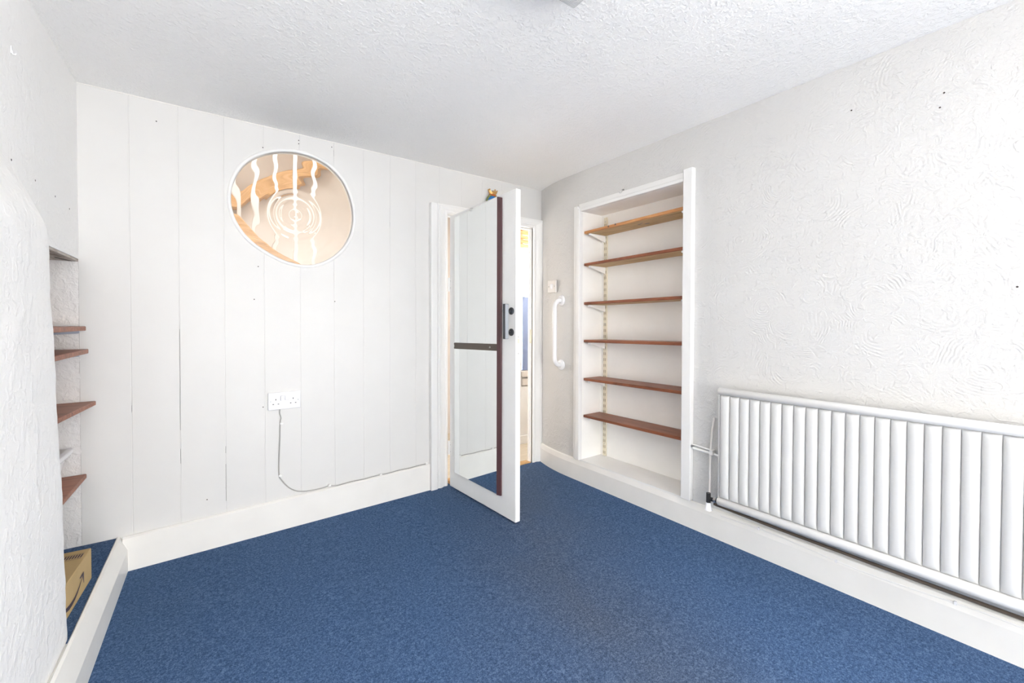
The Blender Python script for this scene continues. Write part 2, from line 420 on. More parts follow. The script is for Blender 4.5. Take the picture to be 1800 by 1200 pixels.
# ---- right wall (grid sheet with alcove opening), wall frame
AL0, AL1, AZ0, AZ1, AD = 0.560, 1.410, 0.163, 2.032, 0.215
def rwe(a, z):          # the wall kicks back behind the door architrave
    if a > 0.42: return 0.0
    return 0.068 * (1 - a / 0.42) ** 2
wr = RW('wall_right'); tag(wr, 'white wall with swirled relief plaster beside radiator and alcove', 'wall', kind='structure')
As = [0.0, 0.04, 0.08, 0.12, 0.16, 0.20, 0.25, 0.30, 0.36, 0.42, AL0, 0.8, 1.1, AL1, 1.7, 2.3, 3.0, VA0, VA1, 6.5]
Zs = [-0.12, VZ0, AZ0, 0.6, 1.2, VZ1, AZ1, 2.05, 2.085, 2.095, 2.105, 2.115, 2.2, H + 0.01]
mb = MB(); vs = [(a, rwe(a, z), z) for z in Zs for a in As]; na = len(As); fs = []
for j in range(len(Zs) - 1):
    for i in range(na - 1):
        if As[i] >= AL0 - 1e-6 and As[i + 1] <= AL1 + 1e-6 and Zs[j] >= AZ0 - 1e-6 and Zs[j + 1] <= AZ1 + 1e-6: continue
        if As[i] >= VA0 - 1e-6 and As[i + 1] <= VA1 + 1e-6 and Zs[j] >= VZ0 - 1e-6 and Zs[j + 1] <= VZ1 + 1e-6: continue
        fs.append((j * na + i, j * na + i + 1, (j + 1) * na + i + 1, (j + 1) * na + i))
mb.add(vs, fs)
obj('plaster_face', mb, M['artex'], wr, smooth=True, auto=50)
mb = MB().box(-0.12, AL0 - 0.012, 0.072, 0.30, -0.12, H + 0.1).box(AL1 + 0.012, VA0, 0.01, 0.30, -0.12, H + 0.1).box(VA1, 6.5, 0.01, 0.30, -0.12, H + 0.1).box(VA0, VA1, 0.01, 0.30, -0.12, VZ0).box(VA0, VA1, 0.01, 0.30, VZ1, H + 0.1).box(AL0 - 0.02, AL1 + 0.02, 0.01, 0.30, AZ1 + 0.012, H + 0.1).box(AL0 - 0.02, AL1 + 0.02, 0.01, 0.30, -0.12, AZ0 - 0.012)
obj('masonry', mb, M['plaster'], wr)
nb = MB().lathe([(0.0034, -0.0006), (0.0034, 0.001)], 'y', n=8).mesh('nail_hole')
for (a, z) in [(2.196, 2.137), (2.475, 2.037), (2.678, 1.329), (2.486, 2.089)]:
    obj('nail_hole', nb, M['crack'], wr, loc=(a, 0, z))
# alcove lining: back, sides, ceiling, floor as separate panels
al = RW('wall_alcove'); tag(al, 'cream painted shelf alcove let into the right wall', 'alcove', kind='structure')
obj('back_panel', MB().box(AL0 - 0.01, AL1 + 0.01, AD, AD + 0.012, AZ0 - 0.01, AZ1 + 0.01), M['alcove'], al)
obj('side_panel', MB().box(AL0 - 0.012, AL0, 0.0, AD, AZ0 - 0.01, AZ1 + 0.01), M['alcove'], al)
obj('side_panel', MB().box(AL1, AL1 + 0.012, 0.0, AD, AZ0 - 0.01, AZ1 + 0.01), M['alcove'], al)
obj('top_panel', MB().box(AL0, AL1, 0.0, AD, AZ1, AZ1 + 0.012), M['alcove'], al)
obj('floor_panel', MB().box(AL0, AL1, -0.012, AD, AZ0 - 0.012, AZ0), M['gloss'], al)
# alcove architrave
tr = RW('trim_alcove'); tag(tr, 'white planed wooden frame around the shelf alcove', 'frame', kind='structure')
P_ = -0.034
obj('frame_upright', MB().box(0.492, 0.530, P_ + 0.012, 0.002, AZ0 - 0.002, 2.078).box(0.526, 0.562, P_, 0.004, AZ0 - 0.002, 2.052), M['gloss'], tr, bevel=0.004)
obj('frame_upright', MB().box(1.406, 1.466, P_, 0.002, AZ0 - 0.002, 2.098), M['gloss'], tr, bevel=0.005)
obj('frame_head', MB().box(0.563, 1.4055, P_ + 0.006, 0.003, 2.030, 2.052), M['gloss'], tr, bevel=0.004)
obj('frame_head', MB().box(0.531, 1.4055, -0.008, 0.003, 2.0525, 2.092), M['gloss'], tr, bevel=0.003)

# ---- baseboard right: chamfered, follows the kick near the corner
bR = RW('baseboard_right'); tag(bR, 'deep white skirting with chamfered top below radiator', 'skirting', kind='structure')
mb = MB(); rings = []
for a in (0.035, 0.06, 0.10, 0.14, 0.20, 0.27, 0.34, 0.42, 1.0, 2.0, 6.3):
    e = rwe(a, 0.1); t = 0.158 - 0.004 * max(0, min(a, 2.9) - 1.4)
    zf = -0.03
    rings.append([(a, e + 0.002, zf), (a, e - 0.021, zf), (a, e - 0.021, t - 0.038), (a, e - 0.012, t - 0.004), (a, e - 0.006, t), (a, e + 0.002, t)])
mb.sweep(rings); obj('skirting_board', mb, M['skirt'], bR)

# ---- left wall: plane above the recess, recess, bulging buttress
wl = empty('wall_left', (LX, 0, 0), LROT); tag(wl, 'plain white plaster wall above the recess lintel', 'wall', kind='structure')
LZ = 1.486
obj('upper_plaster', MB().box(-0.10, 6.6, -0.28, 0.0, LZ + 0.012, H + 0.1), M['plaster'], wl)
obj('lintel_board', MB().box(-0.003, 1.1, -0.26, -0.002, LZ, LZ + 0.011), M['old_board'], wl)
obj('lintel_crack', MB().add([(0.0, -0.012, LZ - 0.0006), (0.005, -0.03, LZ - 0.0006), (0.10, -0.055, LZ - 0.0006), (0.16, -0.05, LZ - 0.0006), (0.10, -0.038, LZ - 0.0006)], [(0, 1, 2, 3, 4)]), M['crack'], wl)
for (a, z) in [(0.798, 1.722), (0.579, 1.715), (0.347, 1.713), (0.144, 1.706)]:
    obj('nail_hole', MB().lathe([(0.0035, -0.0006), (0.0035, 0.0006)], 'y', n=8), M['crack'], wl, loc=(a, 0, z))
# recess
wrec = empty('wall_recess', (LX, 0, 0), LROT); tag(wrec, 'rough plastered inside of the shelved recess behind the white buttress', 'wall', kind='structure')
def rough_sheet(fn, nu, nv, amp, sc):
    mb = MB(); vs = []; fs = []
    for j in range(nv + 1):
        for i in range(nu + 1):
            p, nrm = fn(i / nu, j / nv); d = noise.noise(Vector(p) * sc) * amp + noise.noise(Vector(p) * sc * 2.7) * amp * 0.45
            vs.append(Vector(p) + Vector(nrm) * d)
    for j in range(nv):
        for i in range(nu): fs.append((j * (nu + 1) + i, j * (nu + 1) + i + 1, (j + 1) * (nu + 1) + i + 1, (j + 1) * (nu + 1) + i))
    return mb.add(vs, fs)
obj('side_plaster', rough_sheet(lambda u, v: ((-0.0012, -0.30 + 0.302 * u, 0.08 + v * 1.41), (1, 0, 0)), 14, 60, 0.0035, 22), M['plaster_rough'], wrec, smooth=True, auto=80)
obj('back_plaster', rough_sheet(lambda u, v: ((-0.02 + 1.2 * u, -0.28, 0.08 + v * 1.41), (0, 1, 0)), 50, 60, 0.007, 20), M['plaster_rough'], wrec, smooth=True, auto=80)
obj('masonry', MB().box(-0.10, 6.6, -0.40, -0.30, -0.2, LZ + 0.02).box(-0.10, -0.02, -0.40, 0.0, -0.2, LZ + 0.02), M['plaster'], wrec)
# buttress: battered face, rounded shoulder
PROF = [(-0.14, 0.122), (0.05, 0.119), (0.096, 0.118), (0.431, 0.113), (0.647, 0.109), (0.862, 0.101), (1.132, 0.096), (1.285, 0.089), (1.442, 0.087), (1.492, 0.0845), (1.53, 0.077), (1.556, 0.065), (1.592, 0.052), (1.652, 0.028), (1.711, 0.004), (1.76, -0.004)]
def prof(z):
    for (z0, g0), (z1, g1) in zip(PROF, PROF[1:]):
        if z0 <= z <= z1: return g0 + (g1 - g0) * (z - z0) / (z1 - z0)
    return PROF[-1][1]
mb = MB(); vs = []; fs = []; NZ = 110
cols = [(0.86, -0.30), (0.822, -0.20), (0.812, -0.10), (0.810, -0.03), (0.8105, -0.010), (0.813, -0.004), (0.818, -0.001)] + [(0.826 + 0.03 * i, 0) for i in range(14)] + [(1.25 + 0.15 * i, 0) for i in range(37)]
for j in range(NZ + 1):
    z = -0.14 + (1.76 + 0.14) * j / NZ; g = prof(z)
    for (a, dg) in cols:
        p = Vector((a, g, z)); d = noise.noise(p * 9) * 0.0035 + noise.noise(p * 26) * 0.0018 + noise.noise(p * 60) * 0.0009
        if dg < -0.02: vs.append((a + d, min(g, g) + dg, z))
        else: vs.append((a + d * 1.2, g + dg + d * (1 if g > 0.01 else 0.2), z))
nc = len(cols)
for j in range(NZ):
    for i in range(nc - 1): fs.append((j * nc + i, j * nc + i + 1, (j + 1) * nc + i + 1, (j + 1) * nc + i))
mb.add(vs, fs)
bt = obj('wall_buttress', mb, M['plaster'], loc=(LX, 0, 0), rz=LROT, smooth=True, auto=60)
tag(bt, 'bulging white plaster buttress with a rounded shoulder in front of the recess', 'wall', kind='structure')
# raised ledge
bl = empty('baseboard_left', (LX, 0, 0), LROT); tag(bl, 'white chamfered kerb along the raised carpeted ledge', 'skirting', kind='structure')
mb = MB(); rings = []
for a in (0.0, 0.8, 1.8, 6.35):
    rings.append([(a, 0.100, -0.16), (a, 0.166, -0.16), (a, 0.166, 0.050), (a, 0.136, 0.117), (a, 0.127, 0.121), (a, 0.120, 0.112), (a, 0.100, 0.112)])
mb.sweep(rings); obj('kerb_board', mb, M['skirt'], bl)
mb = MB().box(-0.005, 0.84, -0.30, 0.126, -0.10, 0.114)
tag(obj('floor_ledge', mb, M['carpet'], loc=(LX, 0, 0), rz=LROT), 'blue carpet on the raised ledge inside the recess', 'carpet', kind='structure')
# outer shell behind the left wall to the back of the room
tag(obj('wall_left_outer', MB().box(-0.3, 6.7, -0.46, -0.40, -0.3, H + 0.2), M['plaster'], loc=(LX, 0, 0), rz=LROT), 'outer masonry behind the recess wall', 'wall', kind='structure')

# ---- wall behind the camera with its window
wb = empty('wall_back'); tag(wb, 'white wall with the room window, behind the viewpoint', 'wall', kind='structure')
mb = MB().box(-3.3, WX0, BACK - 0.12, BACK, -0.3, H + 0.1).box(WX1, 0.4, BACK - 0.12, BACK, -0.3, H + 0.1).box(WX0, WX1, BACK - 0.12, BACK, -0.3, WZ0).box(WX0, WX1, BACK - 0.12, BACK, WZ1, H + 0.1)
obj('plaster_face', mb, M['plaster'], wb)
w1 = empty('window_1', (0, BACK, 0)); tag(w1, 'white casement window in the wall behind the viewpoint', 'window', kind='structure')
mb = MB()
for (a, b, c, d) in [(WX0, WX1, WZ0, WZ0 + 0.05), (WX0, WX1, WZ1 - 0.05, WZ1), (WX0, WX0 + 0.05, WZ0 + 0.05, WZ1 - 0.05), (WX1 - 0.05, WX1, WZ0 + 0.05, WZ1 - 0.05)]:
    mb.box(a, b, -0.09, -0.03, c, d)
obj('window_frame', mb, M['gloss'], w1)
obj('mullion', MB().box(-2.00, -1.96, -0.085, -0.035, WZ0 + 0.05, WZ1 - 0.05), M['gloss'], w1)
portal('sky_portal_room', ((WX0 + WX1) / 2, BACK - 0.11, (WZ0 + WZ1) / 2), (math.pi / 2, 0, 0), WX1 - WX0, WZ1 - WZ0)

w4 = RW('window_added_side'); tag(w4, 'unseen white casement window in the right wall behind the viewpoint, added for light', 'window', kind='structure')  # unseen, added to brighten the left wall and ceiling
mb = MB()
for (a, b, c, d) in [(VA0, VA1, VZ0, VZ0 + 0.05), (VA0, VA1, VZ1 - 0.05, VZ1), (VA0, VA0 + 0.05, VZ0 + 0.05, VZ1 - 0.05), (VA1 - 0.05, VA1, VZ0 + 0.05, VZ1 - 0.05)]:
    mb.box(a, b, 0.10, 0.16, c, d)
obj('window_frame', mb, M['gloss'], w4)
obj('mullion', MB().box(5.03, 5.07, 0.105, 0.155, VZ0 + 0.05, VZ1 - 0.05), M['gloss'], w4)
portal('sky_portal_added_side', rw((VA0 + VA1) / 2, 0.28, (VZ0 + VZ1) / 2), (0, math.pi / 2, 0), VZ1 - VZ0, VA1 - VA0)

# ---- hall beyond the boarded wall
hf = tag(obj('floor_hall', MB().box(-3.4, 1.3, 0.046, 1.36, -0.12, -0.012), M['hall_floor']), 'pale boarded hall floor seen past the open door', 'floor', kind='structure')
tag(obj('ceiling_hall', MB().box(-3.4, -2.0, 0.0, 1.36, 2.9, 3.0).box(-1.5, 1.3, 0.0, 1.36, 2.9, 3.0).box(-2.0, -1.5, 0.0, 0.18, 2.9, 3.0).box(-2.0, -1.5, 0.50, 1.36, 2.9, 3.0), M['hall_white']), 'pale hall ceiling seen through the round glass', 'ceiling', kind='structure')
wh = empty('wall_hall'); tag(wh, 'beige hall wall seen through the round glass', 'wall', kind='structure')
obj('plaster_face', MB().box(-3.4, -0.98, 1.30, 1.36, -0.12, 2.95).box(-0.40, 0.02, 1.30, 1.36, -0.12, 2.95).box(-0.98, -0.40, 1.30, 1.36, -0.12, 1.12).box(-0.98, -0.40, 1.30, 1.36, 1.52, 2.95).box(-3.46, -3.4, 0.0, 1.36, -0.12, 0.9).box(-3.46, -3.4, 0.0, 1.36, 1.7, 2.95).box(-3.46, -3.4, 0.0, 0.30, 0.9, 1.7).box(-3.46, -3.4, 0.9, 1.36, 0.9, 1.7), M['hall_wall'], wh)
wn = empty('wall_hall_nib'); tag(wn, 'white hall wall with small window glimpsed between door edge and frame', 'wall', kind='structure')
NY = 0.52
mb = MB().box(0.02, 1.3, NY, NY + 0.08, -0.12, 0.56).box(0.02, 1.3, NY, NY + 0.08, 2.14, 2.95).box(0.02, 0.245, NY, NY + 0.08, 0.56, 2.14).box(0.95, 1.3, NY, NY + 0.08, 0.56, 2.14).box(0.02, 0.06, NY + 0.08, 1.36, -0.12, 2.95).box(1.24, 1.3, 0.04, NY, -0.12, 2.95)
mb.box(0.245, 0.95, NY + 0.02, NY + 0.08, 0.56, 0.72)
obj('plaster_face', mb, M['hall_white'], wn)
w3 = empty('window_3', (0, NY, 0)); tag(w3, 'small hall window under a slatted wooden blind past the door edge', 'window', kind='structure')
obj('window_frame', MB().box(0.245, 0.262, 0.0, 0.05, 1.46, 2.14).box(0.93, 0.95, 0.0, 0.05, 1.46, 2.14).box(0.262, 0.93, 0.0, 0.05, 1.46, 1.478), M['paint'], w3)
for k in range(5):
    obj('blind_slat', MB().box(0.15, 0.92, -0.040 - 0.004 * (k % 2), -0.012, 1.935 + 0.042 * k, 1.972 + 0.042 * k), M['timber'], w3, bevel=0.006)
portal('sky_portal_hall', (0.6, NY + 0.055, 1.72), (-math.pi / 2, 0, 0), 0.66, 0.5)
w5 = empty('window_added_hall', (0, 1.33, 0)); tag(w5, 'hall window out of sight beyond the doorway, added to light the corner', 'window', kind='structure')  # unseen, added so daylight reaches the wall corner beside the door
obj('window_frame', MB().box(-0.98, -0.95, -0.02, 0.02, 1.12, 1.52).box(-0.43, -0.40, -0.02, 0.02, 1.12, 1.52).box(-0.95, -0.43, -0.02, 0.02, 1.12, 1.14).box(-0.95, -0.43, -0.02, 0.02, 1.50, 1.52), M['gloss'], w5)
portal('sky_portal_added_hall', (-0.69, 1.35, 1.32), (-math.pi / 2, 0, 0), 0.58, 0.40)
portal('sky_portal_added_stair', (-3.43, 0.60, 1.3), (0, -math.pi / 2, 0), 0.8, 0.60)  # unseen opening in the end wall, added to light the hall
portal('sky_portal_added_rooflight', (-1.75, 0.34, 2.97), (0, 0, 0), 0.50, 0.32)  # unseen roof opening, added so daylight falls on the spindles
tag(obj('trim_hall_panel', MB().box(0.262, 0.93, 0.0, 0.03, 0.72, 1.455), M['hall_blue'], loc=(0, NY, 0), bevel=0.004), 'blue-grey painted panel under the hall window', 'panel', kind='structure')
tag(obj('trim_hall_ledge', MB().box(0.25, 0.94, -0.035, 0.019, 0.655, 0.715).box(0.25, 0.94, -0.02, 0.019, 0.57, 0.64), M['hall_wall'], loc=(0, NY, 0), bevel=0.004), 'pinkish ledge below the blue-grey hall panel', 'ledge', kind='structure')
tag(obj('trim_hall_skirting', MB().box(0.02, 1.24, NY - 0.018, NY, -0.012, 0.07), M['paint'], bevel=0.004), 'white skirting along the hall floor past the door', 'skirting', kind='structure')
tag(obj('trim_threshold', MB().box(-0.82, -0.045, -0.012, 0.06, -0.03, 0.004), M['timber'], bevel=0.004), 'worn wooden threshold strip in the doorway', 'threshold', kind='structure')

# hall timbers and banister seen through the round glass
def beam(name, p0, p1, wdt, dep, mat, label):
    p0, p1 = Vector(p0), Vector(p1); L = (p1 - p0).length
    o = obj(name, MB().box(0, L, -dep / 2, dep / 2, -wdt / 2, wdt / 2), mat, bevel=0.006)
    o.location = p0; o.rotation_mode = 'QUATERNION'; o.rotation_quaternion = (p1 - p0).to_track_quat('X', 'Z')
    return tag(o, label, 'beam', kind='structure')
beam('beam_rafter', (-2.45, 1.22, 1.98), (-1.25, 1.22, 2.70), 0.10, 0.12, M['timber'], 'sloping orange timber beam seen through the round glass')
beam('beam_plate', (-3.3, 1.22, 2.74), (-0.1, 1.22, 2.76), 0.12, 0.12, M['timber'], 'level orange timber along the hall ceiling through the round glass')
beam('beam_post', (-2.36, 1.2, 1.0), (-2.36, 1.2, 2.68), 0.09, 0.10, M['timber'], 'upright timber post at the edge of the round glass view')
ban = empty('stair_banister', (0, 0.75, 0)); tag(ban, 'white spindle banister with orange handrail behind the round glass', 'banister')
for x in (-2.13, -2.003, -1.877, -1.745, -1.612):
    obj('spindle', MB().box(x - 0.013, x + 0.013, -0.013, 0.013, 1.84 - (x + 2.14) * 0.763, 2.66), M['gloss'], ban, bevel=0.003)
hr = MB(); hr.hexa([(-2.40, -0.035, 2.050), (-1.50, -0.035, 1.363), (-1.50, 0.035, 1.363), (-2.40, 0.035, 2.050)], [(-2.40, -0.035, 2.155), (-1.50, -0.035, 1.468), (-1.50, 0.035, 1.468), (-2.40, 0.035, 2.155)])
obj('handrail', hr, M['timber'], ban, bevel=0.012)

# ---- round bullseye window
w2 = empty('window_2', (0, 0, 0)); tag(w2, 'round bullseye glass window set in the boarded wall', 'window', kind='structure')
def ring_at(off, y):
    out = []
    for k in range(NT):
        t = 2 * math.pi * k / NT; r = rad(t) + off
        out.append((RC[0] + r * math.cos(t), y, RC[1] + r * math.sin(t)))
    return out
secs = [ring_at(-0.006, 0.047), ring_at(-0.006, 0.0), ring_at(-0.003, -0.006), ring_at(0.003, -0.008), ring_at(0.010, -0.006), ring_at(0.014, -0.0005), ring_at(0.010, 0.004)]
mb = MB(); mb.sweep(secs, cap=False); obj('rim', mb, M['gloss'], w2, smooth=True, auto=60)
BC = (-1.853, 1.846)
def gprof(r):     # thickness of the blown glass towards the viewer, metres
    t = 0.008 + 0.010 * math.exp(-(r / 0.035) ** 2) + 0.006 * math.exp(-((r - 0.075) / 0.028) ** 2)
    t += 0.0016 * math.sin(r * 150) * math.exp(-((r - 0.09) / 0.06) ** 2)
    t += 0.0007 * math.sin(r * 62 + 0.8) * min(1, r / 0.1)
    return t
mb = MB(); NR = 70; fr = []; bk = []
for j in range(1, NR + 1):
    s = (j / NR); A = []; B = []
    for k in range(NT):
        t = 2 * math.pi * k / NT; q = RING[k]
        x = BC[0] + (q[0] - BC[0]) * s * 0.985; z = BC[1] + (q[1] - BC[1]) * s * 0.985
        r = math.hypot(x - BC[0], z - BC[1])
        wob = 0.0022 * noise.noise(Vector((x * 7, 0, z * 7)))
        A.append((x, 0.016 - gprof(r) + wob, z)); B.append((x, 0.016 + 0.003 + 0.0015 * noise.noise(Vector((x * 6, 3, z * 6))), z))
    fr.append(A); bk.append(B)
vs = [(BC[0], 0.016 - gprof(0), BC[1])]; fs = []
for A in fr: vs += A
for k in range(NT): fs.append((0, 1 + k, 1 + (k + 1) % NT))
for j in range(NR - 1):
    for k in range(NT): fs.append((1 + j * NT + k, 1 + (j + 1) * NT + k, 1 + (j + 1) * NT + (k + 1) % NT, 1 + j * NT + (k + 1) % NT))
base = len(vs); vs.append((BC[0], 0.019, BC[1]))
for B in bk: vs += B
for k in range(NT): fs.append((base, base + 1 + (k + 1) % NT, base + 1 + k))
for j in range(NR - 1):
    for k in range(NT): fs.append((base + 1 + j * NT + k, base + 1 + j * NT + (k + 1) % NT, base + 1 + (j + 1) * NT + (k + 1) % NT, base + 1 + (j + 1) * NT + k))
for k in range(NT):
    a = 1 + (NR - 1) * NT + k; b = 1 + (NR - 1) * NT + (k + 1) % NT
    fs.append((a, base + a, base + b, b))
mb.add(vs, fs); obj('pane', mb, M['glass'], w2, smooth=True, auto=80)

# ================================================================== DOOR
# ---- door frame
df = empty('trim_door'); tag(df, 'white moulded architrave and lining around the doorway', 'frame', kind='structure')
def arch_prof(k):   # (across from inner edge 0..1, depth)
    return [(0.0, 0.0), (0.0, -0.020), (0.10, -0.026), (0.22, -0.026), (0.28, -0.021), (0.45, -0.025), (0.62, -0.034), (0.80, -0.036), (0.86, -0.030), (1.0, -0.030), (1.0, 0.0)]
WL_, WR_, TZI, TZO = 0.083, 0.098, 2.003, 2.075
def run(name, pts_inner, pts_outer):
    mb = MB(); rings = []
    for (pi, po) in zip(pts_inner, pts_outer):
        rings.append([(pi[0] + (po[0] - pi[0]) * k, d, pi[1] + (po[1] - pi[1]) * k) for k, d in arch_prof(0)])
    mb.sweep(rings); return obj(name, mb, M['gloss'], df, smooth=True, auto=30)
xi0, xi1 = -0.842, -0.036; xo0, xo1 = -0.926, 0.062
run('architrave_side', [(xi0, fz(-0.9) - 0.01), (xi0, TZI)], [(xo0, fz(-0.9) - 0.01), (xo0, TZO - 0.012)])
run('architrave_head', [(xi0, TZI), (xi1, TZI)], [(xo0, TZO - 0.012), (xo1, TZO)])
run('architrave_side', [(xi1, TZI), (xi1, -0.012)], [(xo1, TZO), (xo1, -0.012)])
obj('backband', MB().box(-0.982, -0.930, -0.040, 0.002, fz(-0.95) - 0.01, 2.062), M['gloss'], df, bevel=0.005)
obj('jamb_lining', MB().box(-0.036, -0.018, -0.012, 0.047, -0.012, 2.02), M['paint'], df)
obj('jamb_lining', MB().box(-0.862, -0.844, -0.012, 0.047, -0.03, 2.02), M['paint'], df)
obj('head_lining', MB().box(-0.844, -0.036, -0.012, 0.047, 2.002, 2.02), M['paint'], df)
obj('door_stop', MB().box(-0.044, -0.036, 0.022, 0.042, -0.012, 2.002), M['paint'], df, bevel=0.002)
obj('door_stop', MB().box(-0.844, -0.836, 0.022, 0.042, -0.012, 2.002), M['paint'], df, bevel=0.002)
obj('door_stop', MB().box(-0.836, -0.044, 0.022, 0.042, 1.990, 2.002), M['paint'], df, bevel=0.002)
obj('strike_plate', MB().box(-0.0375, -0.036, -0.004, 0.022, 1.02, 1.14), M['bracket'], df, bevel=0.0005)

# ---- door leaf, local frame: x from hinge to free edge, -y towards the mirror side (left in the picture)
DANG = math.atan2(-0.99732, 0.07314)
dr = empty('door_1', (-0.846, -0.062, 0.0), DANG)
tag(dr, 'open white flush door with mirrors and a black pull handle', 'door', kind='structure')
# local +y is z x dir = to the right/back side; front (mirror) face at y=0, thickness to +y
DL, DT = 0.752, 0.0375
def dtop(s): return 1.972 + (1.998 - 1.972) * s / DL
mb = MB(); mb.hexa([(0, 0, -0.006), (DL, 0, -0.008), (DL, DT, -0.008), (0, DT, -0.006)], [(0, 0, dtop(0)), (DL, 0, dtop(DL)), (DL, DT, dtop(DL)), (0, DT, dtop(0))])
obj('leaf', mb, M['paint'], dr, bevel=0.004)
def mtop(s): return 1.944 + (s - 0.080) * 0.070
def mbot(s): return 0.119
def bar(s): return 1.054 + (s - 0.090) * 0.022
s0, s1 = 0.086, 0.588
mb = MB(); mb.hexa([(s0, -0.014, bar(s0)), (s1, -0.014, bar(s1)), (s1, -0.0005, bar(s1)), (s0, -0.0005, bar(s0))], [(s0, -0.014, mtop(s0)), (s1, -0.014, mtop(s1)), (s1, -0.0005, mtop(s1)), (s0, -0.0005, mtop(s0))])
o = obj('mirror_pane', mb, M['mirror'], dr); o['label'] = 'upper mirror pane'
mb = MB(); mb.hexa([(s0, -0.014, mbot(s0)), (s1, -0.014, mbot(s1)), (s1, -0.0005, mbot(s1)), (s0, -0.0005, mbot(s0))], [(s0, -0.014, bar(s0) - 0.044), (s1, -0.014, bar(s1) - 0.044), (s1, -0.0005, bar(s1) - 0.044), (s0, -0.0005, bar(s0) - 0.044)])
o = obj('mirror_pane', mb, M['mirror'], dr); o['label'] = 'lower mirror pane'
mb = MB()
for (za, zb, y) in [(-0.044, -0.001, -0.0155), (-0.014, -0.004, -0.018), (-0.040, -0.032, -0.018)]:
    mb.hexa([(s0, y, bar(s0) + za), (s1 + 0.008, y, bar(s1) + za), (s1 + 0.008, -0.0005, bar(s1) + za), (s0, -0.0005, bar(s0) + za)], [(s0, y, bar(s0) + zb), (s1 + 0.008, y, bar(s1) + zb), (s1 + 0.008, -0.0005, bar(s1) + zb), (s0, -0.0005, bar(s0) + zb)])
o = obj('cross_bar', mb, M['brown_bar'], dr); o['label'] = 'brown grooved bar between the mirrors'
mb = MB(); se0, se1 = s1 + 0.0005, 0.622
mb.hexa([(se0, -0.020, mbot(s1) - 0.004), (se1, -0.012, mbot(se1) - 0.002), (se1, -0.0005, mbot(se1) - 0.002), (se0, -0.0005, mbot(s1) - 0.004)], [(se0, -0.020, mtop(s1) + 0.002), (se1, -0.012, mtop(se1) - 0.012), (se1, -0.0005, mtop(se1) - 0.012), (se0, -0.0005, mtop(s1) + 0.002)])
o = obj('edge_strip', mb, M['brown_strip'], dr, bevel=0.003); o['label'] = 'dark brown strip beside the mirrors'
obj('mirror_clip', MB().box(0.290, 0.302, -0.018, -0.0005, 1.948, 1.972), M['steel'], dr, bevel=0.002)
obj('bar_screw', MB().lathe([(0.004, -0.021), (0.006, -0.018), (0.006, -0.014)], 'y', (0.515, 0, 1.04), n=10), M['steel'], dr, smooth=True)
# pull handle: flat bar on two round roses
hd = empty('handle', (0, 0, 0)); hd.parent = dr
obj('grip', MB().box(0.700, 0.722, -0.060, -0.030, 1.100, 1.310), M['black'], hd, bevel=0.003)
obj('grip_lit_side', MB().box(0.7222, 0.7245, -0.058, -0.034, 1.102, 1.308), M['lit_grip_grey'], hd, bevel=0.001)  # lighter sheet paints the window light on the side of the grip
for z in (1.268, 1.140):
    obj('rose', MB().lathe([(0.022, 0.0), (0.022, -0.006), (0.018, -0.010), (0.009, -0.012), (0.008, -0.034)], 'y', (0.712, 0, z), n=20), M['black'], hd, smooth=True)
for z in (1.475, 0.275):
    hg = obj('hinge', MB().lathe([(0.007, -0.05), (0.007, 0.05)], 'z', (-0.008, -0.004, z), n=12).box(-0.006, 0.028, -0.0016, 0.0004, z - 0.05, z + 0.05), M['paint'], dr, smooth=True)
    obj('hinge_screw', MB().lathe([(0.003, -0.0032), (0.003, -0.0012)], 'y', (0.014, 0, z + 0.025), n=8).lathe([(0.003, -0.0032), (0.003, -0.0012)], 'y', (0.014, 0, z - 0.025), n=8), M['steel'], hg)
lp = obj('latch_plate', MB().box(DL - 0.0002, DL + 0.0012, 0.008, 0.030, 1.00, 1.125), M['plastic_warm'], dr, bevel=0.0006)
obj('latch_bolt', MB().box(DL + 0.001, DL + 0.005, 0.013, 0.025, 1.075, 1.100), M['bracket'], lp, bevel=0.001)
obj('latch_screw', MB().lathe([(0.004, DL + 0.001), (0.004, DL + 0.0022)], 'x', (0, 0.019, 1.012), n=10).lathe([(0.004, DL + 0.001), (0.004, DL + 0.0022)], 'x', (0, 0.019, 1.113), n=10), M['steel'], lp)

